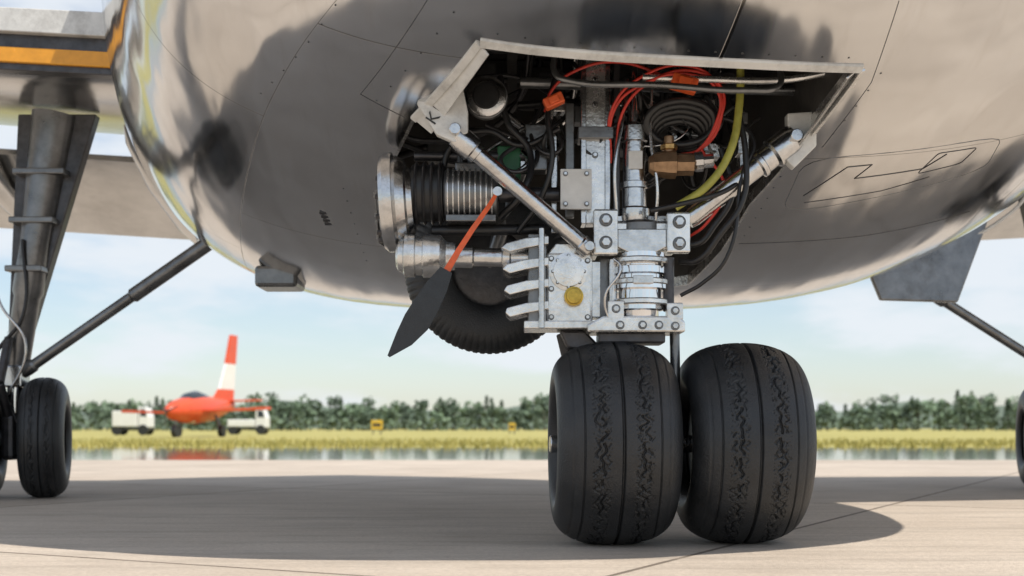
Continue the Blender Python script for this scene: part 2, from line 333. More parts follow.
# ------------------------------------------------------------------ TYRES
def tyre(name,c,R,w,rim,m,par,na=720,nx=250,axis='X',tread=True,seed=0,Rm=None,nexp=2.35,yaw=0.0):
    r0=np.random.default_rng(100+seed)
    Rm=Rm or R*0.66
    ph=np.linspace(-0.75,math.pi+0.75,900)
    cs=np.cos(ph);sn=np.sin(ph)
    X=(w/2)*np.sign(cs)*np.abs(cs)**(2/nexp)
    hR=np.where(sn>0,(R-Rm),(Rm-rim)*1.45)
    Rr=Rm+hR*np.sign(sn)*np.abs(sn)**(2/nexp)
    Rr=np.maximum(Rr,rim)
    seg=np.hypot(np.diff(X),np.diff(Rr))*np.where(np.abs(X[1:])<w*.36,1.0,.4)
    s=np.concatenate([[0],np.cumsum(seg)]); q=np.linspace(0,s[-1],nx)
    X=np.interp(q,s,X);Rr=np.interp(q,s,Rr)
    th=np.linspace(0,2*math.pi,na,endpoint=False)
    XX,TH=np.meshgrid(X,th); RR=np.tile(Rr,(na,1)).copy()
    if tread:
        k=w/0.5
        def rn(lo,hi,num=36):
            """aperiodic-looking 1-D noise around the tyre, unit variance"""
            fr=r0.integers(lo,hi,num); ph_=r0.uniform(0,6.28,num)
            return (np.sin(th[:,None]*fr[None,:]+ph_[None,:]).sum(1)/math.sqrt(num/2))[:,None]
        def rn2(lo,hi,kx,num=40):
            fr=r0.integers(lo,hi,num); ph_=r0.uniform(0,6.28,num); fx=r0.normal(0,kx,num); o=np.zeros_like(XX)
            for f_,p_,x_ in zip(fr,ph_,fx): o+=np.sin(TH*f_+XX*x_+p_)
            return o/math.sqrt(num/2)
        depth=np.zeros_like(RR)
        def groove(xc,wd,dp): return dp*np.exp(-((XX-xc)/wd)**4)
        depth=np.maximum(depth,groove(0.0,0.006*k,0.014))
        for sg in (-1,1):
            xc=sg*0.078*k+rn(8,70)*0.006*k
            depth=np.maximum(depth,groove(xc,0.0048*k,0.011)*(rn(10,60)>-.9))
            xc=sg*0.100*k+rn(8,90)*0.007*k
            depth=np.maximum(depth,groove(xc,0.0038*k,0.008)*(rn(10,60)>-.3))
            xc=sg*0.060*k+rn(8,90)*0.005*k
            depth=np.maximum(depth,groove(xc,0.003*k,0.006)*(rn(10,60)>.1))
            band=np.abs(XX-sg*.084*k)<0.036*k
            fld=rn2(20,110,160)
            depth=np.maximum(depth,np.where(band&(np.abs(fld)<.10),0.006,0))
            depth=np.maximum(depth,groove(sg*0.150*k,0.0035*k,0.007))
            depth=np.maximum(depth,groove(sg*0.190*k,0.0025*k,0.004))
        crown=np.clip((Rr-(Rm+(R-Rm)*0.45))/((R-Rm)*0.2),0,1)
        RR-=depth*crown*(R/0.4)
        RR+=rn2(3,14,12)*0.0006*crown
    else:
        tick=(np.abs(((TH*72/(2*math.pi))%1)-.5)<.13)
        RR-=np.where(tick&(Rr[None,:]>R*.8),0.0035,0)
    co=np.empty((na,nx,3)); co[...,0]=XX;co[...,1]=RR*np.cos(TH);co[...,2]=RR*np.sin(TH)
    if axis=='X': 
        co[...,2]=np.maximum(co[...,2],-R*0.985)
        low=np.clip((-co[...,2]-R*.72)/(R*.28),0,1); co[...,0]*=1+.03*low
    if axis=='Y': co=co[...,[1,0,2]]
    co=co.reshape(-1,3)
    cyw,syw=math.cos(yaw),math.sin(yaw)
    co=np.stack([co[:,0]*cyw-co[:,1]*syw,co[:,0]*syw+co[:,1]*cyw,co[:,2]],-1)+np.array(c)
    idx=np.arange(na*nx).reshape(na,nx); nxt=np.roll(idx,-1,axis=0)
    F=np.stack([idx[:,:-1],idx[:,1:],nxt[:,1:],nxt[:,:-1]],-1).reshape(-1,4)
    me=bpy.data.meshes.new(name); me.vertices.add(len(co)); me.vertices.foreach_set("co",co.ravel())
    me.loops.add(F.size); me.loops.foreach_set("vertex_index",F.ravel()); me.polygons.add(len(F)); me.polygons.foreach_set("loop_start",np.arange(0,F.size,4))
    me.update(calc_edges=True); me.validate(); me.polygons.foreach_set("use_smooth",[True]*len(F)); me.materials.append(m)
    return fin(bpy.data.objects.new(name,me),par)
def rimdisc(name,c,r,w,par,yaw=0.0):
    c=Vector(c); d=Vector((math.cos(yaw),math.sin(yaw),0)); e=Vector((-d.y,d.x,0))
    lathe(name,c-d*w/2,c+d*w/2,[(0,r*1.04),(.04,r*1.06),(.08,r*.96),(.22,r*.86),(.26,r*.5),(.2,r*.42),(.12,r*.4),(.12,r*.1),(.88,r*.1),(.88,r*.4),(.8,r*.42),(.74,r*.5),(.78,r*.86),(.92,r*.96),(.96,r*1.06),(1,r*1.04)],M["hub"],par,48)
    for k in range(8):
        a=k*math.pi/4
        for s in (-1,1):
            p=c+d*(s*w*.29)+e*(math.cos(a)*r*.68)+Vector((0,0,math.sin(a)*r*.68))
            cyl(name+f"_bolt_{k}_{s}",p,p+d*(s*.02),.012,M["steel"],par,6)

gear=empty("nose_landing_gear",(0.67,5.12,0))
RT=.404
for nm_,x,y,sd in (("tyre_left",.398,5.10,1),("tyre_right",.915,5.16,2)):
    tyre(nm_,(x,y,RT*.985),RT,.475,.2,M["rubber"],gear,seed=sd,yaw=.04,nexp=2.25)
    rimdisc("wheel_rim_"+nm_[5:],(x,y,RT*.985),.2,.35,gear,.04)
cyl("axle",(.15,5.09,.396),(1.16,5.19,.396),.035,M["steel"],gear)
cyl("axle_strut",(.66,5.14,.38),(.652,5.14,.9),.02,M["gunm"],gear)

# draughting units: 4 mm per unit, front elevation of the gear
def G(u,v,dy=0): return Vector(((u-512)/250,5.12+dy,.46+(428-v)/250))
def bx(name,u0,v0,u1,v1,d0,d1,m,b=.004):
    a=G(u0,v0,d0);c=G(u1,v1,d1)
    return boxw(name,(a+c)/2,(abs(c.x-a.x),abs(c.y-a.y),abs(c.z-a.z)),M[m],gear,b)
def pz(name,pts,d0,d1,m,b=.004):
    return pr3(name,[G(u,v,d0) for u,v in pts],(0,d1-d0,0),M[m],gear,b)
def cy(name,u0,v0,u1,v1,r,m,d0=0,d1=None,seg=32,r2=None):
    d1=d0 if d1 is None else d1
    return cyl(name,G(u0,v0,d0),G(u1,v1,d1),r,M[m],gear,seg,r2)
def bolt(u,v,d,r=.014,m="steel",h=.014):
    cyl("bolt_washer",G(u,v,d),G(u,v,d-.003),r*1.45,M["gunm"],gear,20)
    cyl("bolt_head",G(u,v,d-.003),G(u,v,d-h),r,M[m],gear,6)
def tb(name,pts,r,m,cyc=False): return tube(name,[G(*p) for p in pts],r,M[m],gear,cyc)

bx("main_column",585,20,606,224,.0,.09,"alu",.006)
bx("column_flange_left",581,20,586,224,-.012,.10,"steel",.003)
bx("column_flange_right",605,20,610,224,-.012,.10,"steel",.003)
for v in (80,105,130,155): bolt(595,v,0,.009)
bx("column_clamp",578,128,613,140,-.03,.1,"gunm")
bx("second_column",614,40,621,215,.04,.1,"dark")
bx("left_rail",566,100,575,215,.05,.1,"gunm")
bx("left_rail_b",552,120,558,230,.08,.12,"steel")
bx("side_plate",560,171,591,211,-.045,-.025,"white",.003)
for u,v in((565,176),(586,176),(565,206),(586,206)): bolt(u,v,-.045,.007)
lathe("hydraulic_cylinder",G(635,222,.03),G(635,110,.03),[(0,.058),(.04,.062),(.12,.062),(.14,.05),(.3,.05),(.31,.056),(.36,.056),(.37,.046),(.72,.046),(.73,.054),(.86,.054),(.9,.03),(1,.028)],M["steel"],gear)
cy("hydraulic_rod",635,112,635,30,.018,"chrome",.03)
bx("cylinder_label",628,152,642,170,-.026,-.02,"white",.002)
lathe("bronze_valve",G(648,166,-.03),G(692,166,-.03),[(0,.03),(.1,.045),(.45,.058),(.6,.058),(.62,.045),(1,.045)],M["copper"],gear,8,20)
lathe("valve_fitting",G(690,164,-.03),G(712,162,-.03),[(0,.03),(.2,.04),(.5,.04),(.55,.028),(1,.028)],M["steel"],gear,12,20)
cy("valve_stem",668,166,668,138,.02,"copper",-.03)
cy("valve_cap",668,152,668,146,.034,"brass",-.03,seg=6)
bx("upper_bracket",598,224,676,252,-.06,.12,"alu",.008)
bx("bracket_ear_left",592,213,616,258,-.10,-.055,"alu",.008)
bx("bracket_ear_right",664,216,687,256,-.10,-.055,"alu",.008)
bx("bracket_ear_rear",592,215,687,222,.0,.12,"steel",.005)
for u,v in((604,224),(604,246),(676,226),(676,247)): bolt(u,v,-.10,.018,"steel",.026)
pz("bracket_bridge",[(616,232),(664,232),(664,250),(652,256),(628,256),(616,250)],-.085,-.06,"steel",.004)
lathe("bracket_pivot",G(640,222,-.0),G(640,232,-.0),[(0,.07),(.3,.085),(1,.085)],M["gunm"],gear)
lathe("oleo_cylinder",G(640,318,.0),G(640,254,.0),[(0,.075),(.1,.078),(.12,.098),(.26,.098),(.28,.085),(.42,.085),(.44,.112),(.52,.112),(.54,.09),(.66,.09),(.68,.106),(.78,.106),(.80,.086),(.9,.086),(.92,.1),(1,.1)],M["chrome"],gear,56,20)
for v in (262,283,303): 
    lathe("oleo_clamp",G(640,v+3,0),G(640,v-3,0),[(0,.112),(.2,.116),(.8,.116),(1,.112)],M["alu"],gear,56)
bx("clamp_screw",630,279,650,287,-.13,-.11,"steel",.003)
cy("side_damper",668,258,668,312,.022,"dark",-.02)
cy("side_damper_b",612,260,612,318,.018,"steel",-.02)
pz("lower_block",[(586,334),(586,326),(602,318),(676,318),(682,324),(682,334)],-.10,.12,"alu",.008)
bx("lower_ear_left",606,303,622,322,-.10,-.04,"alu",.006)
bx("lower_ear_right",664,305,680,322,-.10,-.04,"alu",.006)
for u,v in((614,311),(672,313),(618,327),(656,327),(640,327),(672,328)): bolt(u,v,-.10,.012)
bx("axle_carrier",598,333,664,344,-.05,.12,"dark",.008)
pz("axle_yoke",[(560,330),(585,330),(600,345),(590,352),(568,348)],.02,.14,"dark",.01)
cy("left_tension_rod",566,330,576,372,.035,"black",.16)
bx("gearbox",546,254,592,324,-.04,.16,"alu",.010)
pz("gearbox_top",[(546,256),(556,244),(586,244),(598,256)],-.03,.14,"alu",.006)
bx("gearbox_base",524,322,606,330,-.07,.16,"alu",.005)
lathe("gearbox_cover",G(568,273,-.04),G(568,273,-.075),[(0,.075),(.3,.075),(.35,.062),(.8,.060),(.85,.03),(1,.03)],M["alu"],gear,40,20)
for k in range(8):
    a=k*math.pi/4; bolt(568+15.5*math.cos(a),273+15.5*math.sin(a),-.052,.005)
lathe("yellow_cap",G(573,298,-.04),G(573,298,-.085),[(0,.036),(.2,.038),(.7,.038),(.75,.031),(.9,.029),(.92,.018),(1,.018)],M["yellow"],gear,24,20)
for u,v in((551,260),(587,262),(551,318),(587,318),(551,290)): bolt(u,v,-.04,.008)
bx("gearbox_rib",590,262,600,318,-.03,.1,"steel")
bx("right_web",600,258,614,320,.02,.1,"gunm")
for i,v in enumerate((247,268,289,311)):
    pz(f"cooling_fin_{i+1}",[(501+i*1.5,v+4),(507,v-1),(526,v-6),(548,v-8),(548,v),(526,v+4),(510,v+8)],-.09,.12,"alu",.004)
bx("fin_backing",528,236,546,326,-.06,.10,"gunm",.005)
cy("fin_tie_rod",541,232,541,330,.012,"steel",-.098)
lathe("actuator_body",G(396,255,.02),G(455,256,.02),[(0,.045),(.04,.062),(.12,.07),(.15,.085),(.32,.085),(.34,.078),(.45,.078),(.47,.088),(.75,.084),(.85,.06),(1,.055)],M["alu"],gear,40,20)
for k in range(6):
    a=k*math.pi/3+.3; p=G(404,255,.02)+Vector((0,math.cos(a)*.066,math.sin(a)*.066)); cyl("actuator_bolt",p,p+Vector((.05,0,0)),.009,M["steel"],gear,6)
lathe("actuator_rod",G(452,256,.02),G(534,258,.02),[(0,.046),(.25,.046),(.27,.038),(.6,.038),(.62,.048),(.7,.048),(.72,.036),(1,.036)],M["steel"],gear)
lathe("disc_housing",G(378,200,.08),G(412,198,.08),[(0,.09),(.0,.13),(.08,.185),(.2,.2),(.45,.2),(.5,.185),(.55,.188),(.8,.17),(.85,.14),(1,.13)],M["steel"],gear,56,20)
for k in range(12):
    a=k*math.pi/6; p=G(377,200,.08)+Vector((0,math.cos(a)*.15,math.sin(a)*.15)); cyl("disc_bolt",p,p+Vector((.06,0,0)),.011,M["dark"],gear,6)
cy("motor_neck",410,190,444,190,.115,"black",.08)
for k in range(4): 
    cy("neck_ring",414+k*8,190,417+k*8,190,.128,"dark",.08)
cy("motor_body",444,192,498,192,.098,"gunm",.05)
for k in range(9): cy("motor_rib",447+k*5.5,192,449+k*5.5,192,.108,"alu",.05)
bx("motor_terminal",455,162,485,172,-.0,.1,"gunm",.006)
for k in range(3): cy("terminal_plug",460+k*10,163,460+k*10,154,.014,"black",.04)
bx("motor_foot",446,215,496,222,-.02,.12,"gunm")
cy("motor_shaft",498,192,560,192,.03,"dark",.06)
cy("lower_shaft",430,228,545,226,.022,"black",.08)
cy("mount_bar",412,150,560,150,.02,"dark",.12)
bx("green_box",497,140,521,178,.1,.2,"green",.006)
bx("relay_box",525,118,548,165,.1,.2,"gunm",.006)
lathe("round_gauge",G(486,96,.0),G(486,92,.16),[(0,.03),(.0,.05),(.1,.055),(.12,.085),(.35,.088),(.4,.075),(1,.07)],M["gunm"],gear,40,20)
lathe("round_gauge_rim",G(486,96,-.01),G(486,96,.01),[(0,.04),(.0,.07),(.3,.082),(1,.082)],M["steel"],gear,40)
cyl("round_gauge_face",G(486,96,-.016),G(486,96,-.008),.055,M["black"],gear)
lathe("brace_left",G(458,147,-.20),G(588,252,-.06),[(0,.045),(.06,.05),(.12,.05),(.13,.04),(.16,.04),(.165,.032),(.93,.032),(.94,.038),(1,.038)],M["steel"],gear)
pz("brace_left_clevis",[(421,118),(441,92),(462,90),(470,126),(470,146),(458,156),(440,148)],-.24,-.19,"white",.006)
cyl("brace_left_pin",G(458,144,-.27),G(458,144,-.15),.022,M["steel"],gear)
bolt(462,102,-.24,.007)
tx=bpy.data.curves.new("stencil_text",'FONT'); tx.body="K1427"; tx.size=0.066; tx.extrude=0.001; tx.materials.append(M["stencil"])
to=bpy.data.objects.new("stencil_text",tx); fin(to,gear)
ax=Vector((math.cos(math.radians(56)),0,math.sin(math.radians(56)))); ay=Vector((-ax.z,0,ax.x)); az=ax.cross(ay)
to.matrix_basis=Matrix.Translation(G(438,140,-.2425))@Matrix((ax,ay,az)).transposed().to_4x4()
cyl("brace_lower_pin",G(588,250,-.12),G(588,250,.0),.02,M["steel"],gear)
lathe("brace_right",G(792,140,-.05),G(686,222,-.04),[(0,.055),(.05,.062),(.2,.062),(.22,.05),(.3,.05),(.31,.056),(.34,.056),(.35,.042),(.95,.042),(1,.036)],M["steel"],gear)
pz("brace_right_clevis",[(783,118),(812,116),(812,150),(790,172),(778,160),(784,140)],-.08,-.02,"white",.006)
cyl("brace_right_pin",G(790,142,-.13),G(790,142,-.02),.024,M["steel"],gear)
tb("guard_tube",[(553,66,-.2),(554,92,-.25),(566,99,-.27),(650,103,-.27),(735,108,-.27),(765,103,-.25),(770,82,-.2)],.012,"gunm")
tb("guard_tube_b",[(640,84,-.1),(700,86,-.1),(775,90,-.15),(830,84,-.2)],.014,"alu")
cy("cross_beam",520,76,800,84,.022,"gunm",.1)
bx("cross_bar",540,62,760,70,.15,.2,"dark")
for i in range(5):
    ce=(680,124+i*3); rx,ry=34-i*2.5,20-i
    tb(f"coiled_hose_{i+1}",[(ce[0]+rx*math.cos(a),ce[1]+ry*math.sin(a),-.02+i*.018+.03*math.sin(a)) for a in np.linspace(0,2*math.pi,10,endpoint=False)],.016,"black",True)
for i in range(3):
    ox=random.uniform(-8,8)
    tb(f"red_wire_{i+1}",[(612+ox*.5,150+i*6,.02),(616+ox,112,-.05),(640+ox,86+i*3,-.1),(690,74+i*4,-.1),(716+ox*.4,92+i*3,-.08),(717-i*2,128,-.06),(700-i*3,150+i*2,-.02),(672,156+i*3,.0)],.006,"red")
tb("orange_wire",[(545,112,.0),(552,90,.0),(580,72,-.05),(620,66,-.05),(668,84,-.08)],.006,"red")
tb("red_wire_tail",[(700,150,-.02),(722,190,-.05),(705,225,-.05),(684,240,.0)],.006,"red")
tb("yellow_green_hose",[(736,66,-.1),(735,110,-.1),(724,160,-.12),(702,192,-.12),(672,212,-.1)],.0155,"ygreen")
tb("black_hose_a",[(735,110,-.06),(742,160,-.08),(738,205,-.1),(716,238,-.1),(696,262,-.06),(680,262,.0)],.012,"black")
tb("black_hose_b",[(720,150,-.02),(730,195,-.05),(712,228,-.05),(694,246,-.05),(672,236,-.0)],.012,"black")
tb("black_hose_c",[(700,110,0),(750,140,-.05),(738,180,-.08),(722,262,-.1),(700,285,-.05),(680,296,-.02)],.008,"black")
tb("black_hose_d",[(648,215,-.1),(690,206,-.12),(720,196,-.1),(745,178,-.05)],.010,"black")
tb("steel_line",[(616,215,-.03),(614,170,-.05),(622,120,-.03),(628,80,0)],.007,"steel")
tb("steel_line_b",[(655,222,-.03),(656,190,-.05),(650,140,-.03),(652,90,0)],.006,"alu")
tb("steel_line_c",[(610,330,-.08),(603,300,-.11),(618,270,-.12),(612,262,-.1)],.005,"steel")
tb("black_hose_e",[(518,230,.05),(540,200,.0),(552,160,-.02),(548,110,.0),(558,66,.05)],.011,"black")
tb("black_hose_f",[(500,215,.05),(520,196,.0),(530,150,.05),(508,120,.05),(500,70,.1)],.014,"black")
tb("black_hose_g",[(440,175,.1),(452,140,.08),(486,128,.05),(520,142,.06),(560,126,.05)],.012,"black")
for (u,v,w,h,an) in ((553,107,20,11,-25),(681,90,26,15,15)):
    R=Matrix.Rotation(math.radians(an),3,'Y')
    boxw("orange_connector",G(u,v,-.09),(w/250,.05,h/250),M["orange"],gear,.006,R)
    boxw("orange_connector_clip",G(u,v,-.12),(w/500,.02,h/400),M["orange"],gear,.003,R)
for i in range(22):
    u=random.uniform(500,760);v=random.uniform(80,150)
    tb(f"harness_{i+1}",[(u,v,.1),(u+random.uniform(-30,20),v+random.uniform(-5,35),.02+random.uniform(-.03,.05)),(u+random.uniform(-50,20),v+random.uniform(20,50),.08),(u+random.uniform(-60,30),v+random.uniform(-50,10),.2)],random.choice((.004,.006,.009)),random.choice(("black","black","dark","steel","black","gunm")))
for i in range(16):
    u=random.uniform(500,750);v=random.uniform(80,160); bx("junction_box",u,v,u+random.uniform(8,22),v+random.uniform(8,24),.12,.2,random.choice(("gunm","alu","steel")),.003)
tyre("stowed_wheel_tyre",(-.10,5.72,1.17),.38,.2,.17,M["rubber"],gear,na=576,nx=60,axis='Y',tread=False,Rm=.27)
lathe("stowed_wheel_rim",(-.10,5.66,1.17),(-.10,5.80,1.17),[(0,.05),(0,.12),(.1,.175),(.9,.175),(1,.16)],M["dark"],gear)
cyl("stowed_wheel_arm",(-.10,5.7,1.17),(.1,5.6,1.75),.04,M["gunm"],gear)
cyl("gear_drag_brace",(.33,5.2,1.7),(.45,6.3,2.2),.045,M["gunm"],gear)

# ------------------------------------------------------------------ warning streamer
tag=empty("warning_streamer",G(498,198,-.18))
def strip(name,pts,w,th,m):
    vs=[];fs=[]
    for i,(u,v,d) in enumerate(pts):
        p=G(u,v,d); a=G(*pts[max(0,i-1)]);bb=G(*pts[min(len(pts)-1,i+1)]); t=(bb-a).normalized(); s=t.cross(Vector((0,1,0))).normalized()*w[i]/2
        vs+=[p-s,p+s,p+s+Vector((0,th,0)),p-s+Vector((0,th,0))]
    for i in range(len(pts)-1):
        for k in range(4): fs.append((i*4+k,i*4+(k+1)%4,(i+1)*4+(k+1)%4,(i+1)*4+k))
    fs.append((3,2,1,0));e=4*(len(pts)-1);fs.append((e,e+1,e+2,e+3))
    return mesh(name,vs,fs,m,tag,True)
strip("red_strap",[(498,197,-.12),(490,212,-.15),(474,236,-.18),(460,258,-.19),(447,280,-.19)],[.012,.018,.02,.022,.028],.006,M["orange"])
strip("black_flag",[(449,276,-.20),(440,292,-.205),(430,310,-.21),(420,326,-.20),(408,342,-.19),(393,359,-.19)],[.05,.085,.10,.105,.075,.01],.012,M["blackp"])
cyl("strap_ring",G(498,197,-.13),G(498,197,-.11),.02,M["steel"],tag)

# ------------------------------------------------------------------ MAIN LANDING GEAR
def maingear(name,x,y,sgn,top,brace,yaw):
    g=empty(name,(x,y,0))
    for k,dx in enumerate((0,sgn*.40)):
        yy=y+dx*math.sin(yaw)
        tyre(f"tyre_{k+1}",(x+dx,yy,.395),.40,.29,.2,M["rubber"],g,na=300,nx=140,seed=3+k,yaw=yaw)
        rimdisc(f"rim_{k+1}",(x+dx,yy,.395),.2,.20,g,yaw)
    xm=x+sgn*.20
    cyl("axle",(x-.08*sgn,y-.08*sgn*math.sin(yaw),.395),(x+sgn*.48,y+.48*sgn*math.sin(yaw),.395),.05,M["gunm"],g)
    cyl("piston",(xm,y,.4),(xm,y,1.1),.05,M["chrome"],g)
    lathe("shock_strut",(xm,y,.8),(top[0],y+.05,top[2]),[(0,.06),(.03,.08),(.3,.085),(.32,.1),(.5,.1),(.8,.13),(1,.15)],M["gunm"],g)
    pr3("trunk_web",[(xm-.06,y+.02,1.0),(xm+.06,y+.02,1.0),(top[0]+.28,y+.02,top[2]),(top[0]-.24,y+.02,top[2])],(0,.1,0),M["dark"],g,.01)
    for t in (.35,.55,.75):
        zz=.95+(top[2]-.95)*t; xx=xm+(top[0]-xm)*t; boxw("web_collar",(xx,y,zz),(.16+.24*t,.2,.04),M["gunm"],g,.008)
    cyl("torque_link_upper",(xm,y-.1,1.05),(xm,y-.26,.75),.03,M["dark"],g)
    cyl("torque_link_lower",(xm,y-.26,.75),(xm,y-.08,.48),.03,M["dark"],g)
    lathe("side_brace",(xm+.02,y-.02,.80),brace,[(0,.035),(.05,.045),(.08,.045),(.09,.035),(.55,.035),(.56,.048),(.95,.048),(1,.035)],M["gunm"],g)
    boxw("brace_bracket",(xm,y-.02,.80),(.16,.16,.14),M["steel"],g,.01)
    tube("brake_line",[(xm+.08,y-.08,1.7),(xm+.1,y-.12,1.2),(xm-.08,y-.13,.9),(xm+.05,y-.1,.5)],.012,M["black"],g)
    tube("brake_line_b",[(xm-.1,y-.08,1.9),(xm-.06,y-.12,1.3),(xm+.12,y-.13,1.0),(xm-.05,y-.1,.6)],.009,M["steel"],g)
    boxw("brake_unit",(xm,y,.40),(.09,.3,.3),M["dark"],g,.03)
    return g
maingear("main_landing_gear",-3.10,8.5,-1,(-3.05,8.5,2.55),(-1.85,8.3,1.74),.24)
maingear("main_landing_gear",3.97,9.6,1,(3.95,9.6,2.75),(2.35,9.2,1.85),-.24)

# ------------------------------------------------------------------ GROUND
def sheet(name,x0,x1,y0,y1,z,m):
    return mesh(name,[(x0,y0,z),(x1,y0,z),(x1,y1,z),(x0,y1,z)],[(0,1,2,3)],m,None)
def groundmat(name,c1,c2,c3,sc,rough,bump,bs,joint=None):
    m=bpy.data.materials.new(name); m.use_nodes=True; nt=m.node_tree;n=nt.nodes;l=nt.links;b=n["Principled BSDF"]
    tc=n.new("ShaderNodeTexCoord")
    a=n.new("ShaderNodeTexNoise");a.inputs["Scale"].default_value=sc;a.inputs["Detail"].default_value=8;a.inputs["Roughness"].default_value=.7;l.new(tc.outputs["Object"],a.inputs["Vector"])
    cr=n.new("ShaderNodeValToRGB");e=cr.color_ramp.elements;e[0].position=.32;e[0].color=(*c1,1);e[1].position=.68;e[1].color=(*c2,1);l.new(a.outputs["Fac"],cr.inputs["Fac"])
    f=n.new("ShaderNodeTexNoise");f.inputs["Scale"].default_value=bs;f.inputs["Detail"].default_value=4;f.inputs["Roughness"].default_value=.8;l.new(tc.outputs["Object"],f.inputs["Vector"])
    mr=n.new("ShaderNodeMapRange");mr.inputs["From Min"].default_value=.42;mr.inputs["From Max"].default_value=.72;mr.inputs["To Max"].default_value=.7;l.new(f.outputs["Fac"],mr.inputs["Value"])
    mx=n.new("ShaderNodeMixRGB");mx.inputs["Color2"].default_value=(*c3,1);l.new(mr.outputs["Result"],mx.inputs["Fac"]);l.new(cr.outputs["Color"],mx.inputs["Color1"]);out=mx.outputs["Color"]
    b.inputs["Roughness"].default_value=rough
    bp=n.new("ShaderNodeBump");bp.inputs["Strength"].default_value=bump;bp.inputs["Distance"].default_value=.01;l.new(f.outputs["Fac"],bp.inputs["Height"])
    nrm=bp.outputs["Normal"]
    if joint:
        mp=n.new("ShaderNodeMapping");mp.inputs["Rotation"].default_value=(0,0,math.radians(joint[1]));mp.inputs["Location"].default_value=(1.6,1.2,0);l.new(tc.outputs["Object"],mp.inputs["Vector"])
        br=n.new("ShaderNodeTexBrick");br.offset=0;br.inputs["Scale"].default_value=1;br.inputs["Brick Width"].default_value=joint[0];br.inputs["Row Height"].default_value=joint[0];br.inputs["Mortar Size"].default_value=.014;br.inputs["Mortar Smooth"].default_value=.3
        br.inputs["Color1"].default_value=(1,1,1,1);br.inputs["Color2"].default_value=(.86,.85,.84,1);br.inputs["Mortar"].default_value=(.28,.26,.24,1)
        l.new(mp.outputs["Vector"],br.inputs["Vector"])
        m3=n.new("ShaderNodeMixRGB");m3.blend_type='MULTIPLY';m3.inputs["Fac"].default_value=1;l.new(out,m3.inputs["Color1"]);l.new(br.outputs["Color"],m3.inputs["Color2"]);out=m3.outputs["Color"]
        mp2=n.new("ShaderNodeMapping");mp2.inputs["Scale"].default_value=(.5,3.2,1);l.new(tc.outputs["Object"],mp2.inputs["Vector"])
        st=n.new("ShaderNodeTexNoise");st.inputs["Scale"].default_value=1.5;st.inputs["Detail"].default_value=10;st.inputs["Roughness"].default_value=.78;l.new(mp2.outputs["Vector"],st.inputs["Vector"])
        sr=n.new("ShaderNodeMapRange");sr.inputs["From Min"].default_value=.47;sr.inputs["From Max"].default_value=.66;sr.inputs["To Max"].default_value=.7;l.new(st.outputs["Fac"],sr.inputs["Value"])
        m4=n.new("ShaderNodeMixRGB");m4.inputs["Color2"].default_value=(.29,.245,.20,1);l.new(sr.outputs["Result"],m4.inputs["Fac"]);l.new(out,m4.inputs["Color1"]);out=m4.outputs["Color"]
    l.new(out,b.inputs["Base Color"]);l.new(nrm,b.inputs["Normal"])
    return m
grass_m=groundmat("dry_grass",(.32,.28,.075),(.44,.38,.13),(.17,.19,.045),.09,.95,.6,1.2)
conc_m=groundmat("apron_concrete",(.47,.395,.32),(.60,.52,.435),(.32,.27,.225),.8,.8,.7,45,(4.5,28))
wet_m=groundmat("wet_taxiway",(.07,.08,.09),(.11,.12,.13),(.06,.06,.06),.5,.05,.04,3)
sheet("grass_field",-1500,1500,-60,2500,-.008,grass_m)
sheet("wet_taxiway",-400,400,18.3,30.5,-.004,wet_m)
sheet("concrete_apron",-400,400,-50,18.4,0,conc_m)
tv=[];tf=[]
for i in range(9000):
    y=30.6+abs(rng.normal(0,9)); x=rng.uniform(-.5,.5)*y*1.1
    h=rng.uniform(.05,.16); a=rng.uniform(0,math.pi); w=.03; bse=len(tv)
    dx,dy=math.cos(a)*w,math.sin(a)*w
    tv+=[(x-dx,y-dy,-.01),(x+dx,y+dy,-.01),(x+rng.normal(0,.04),y,h)]; tf.append((bse,bse+1,bse+2))
mesh("grass_tufts",tv,tf,grass_m,None)

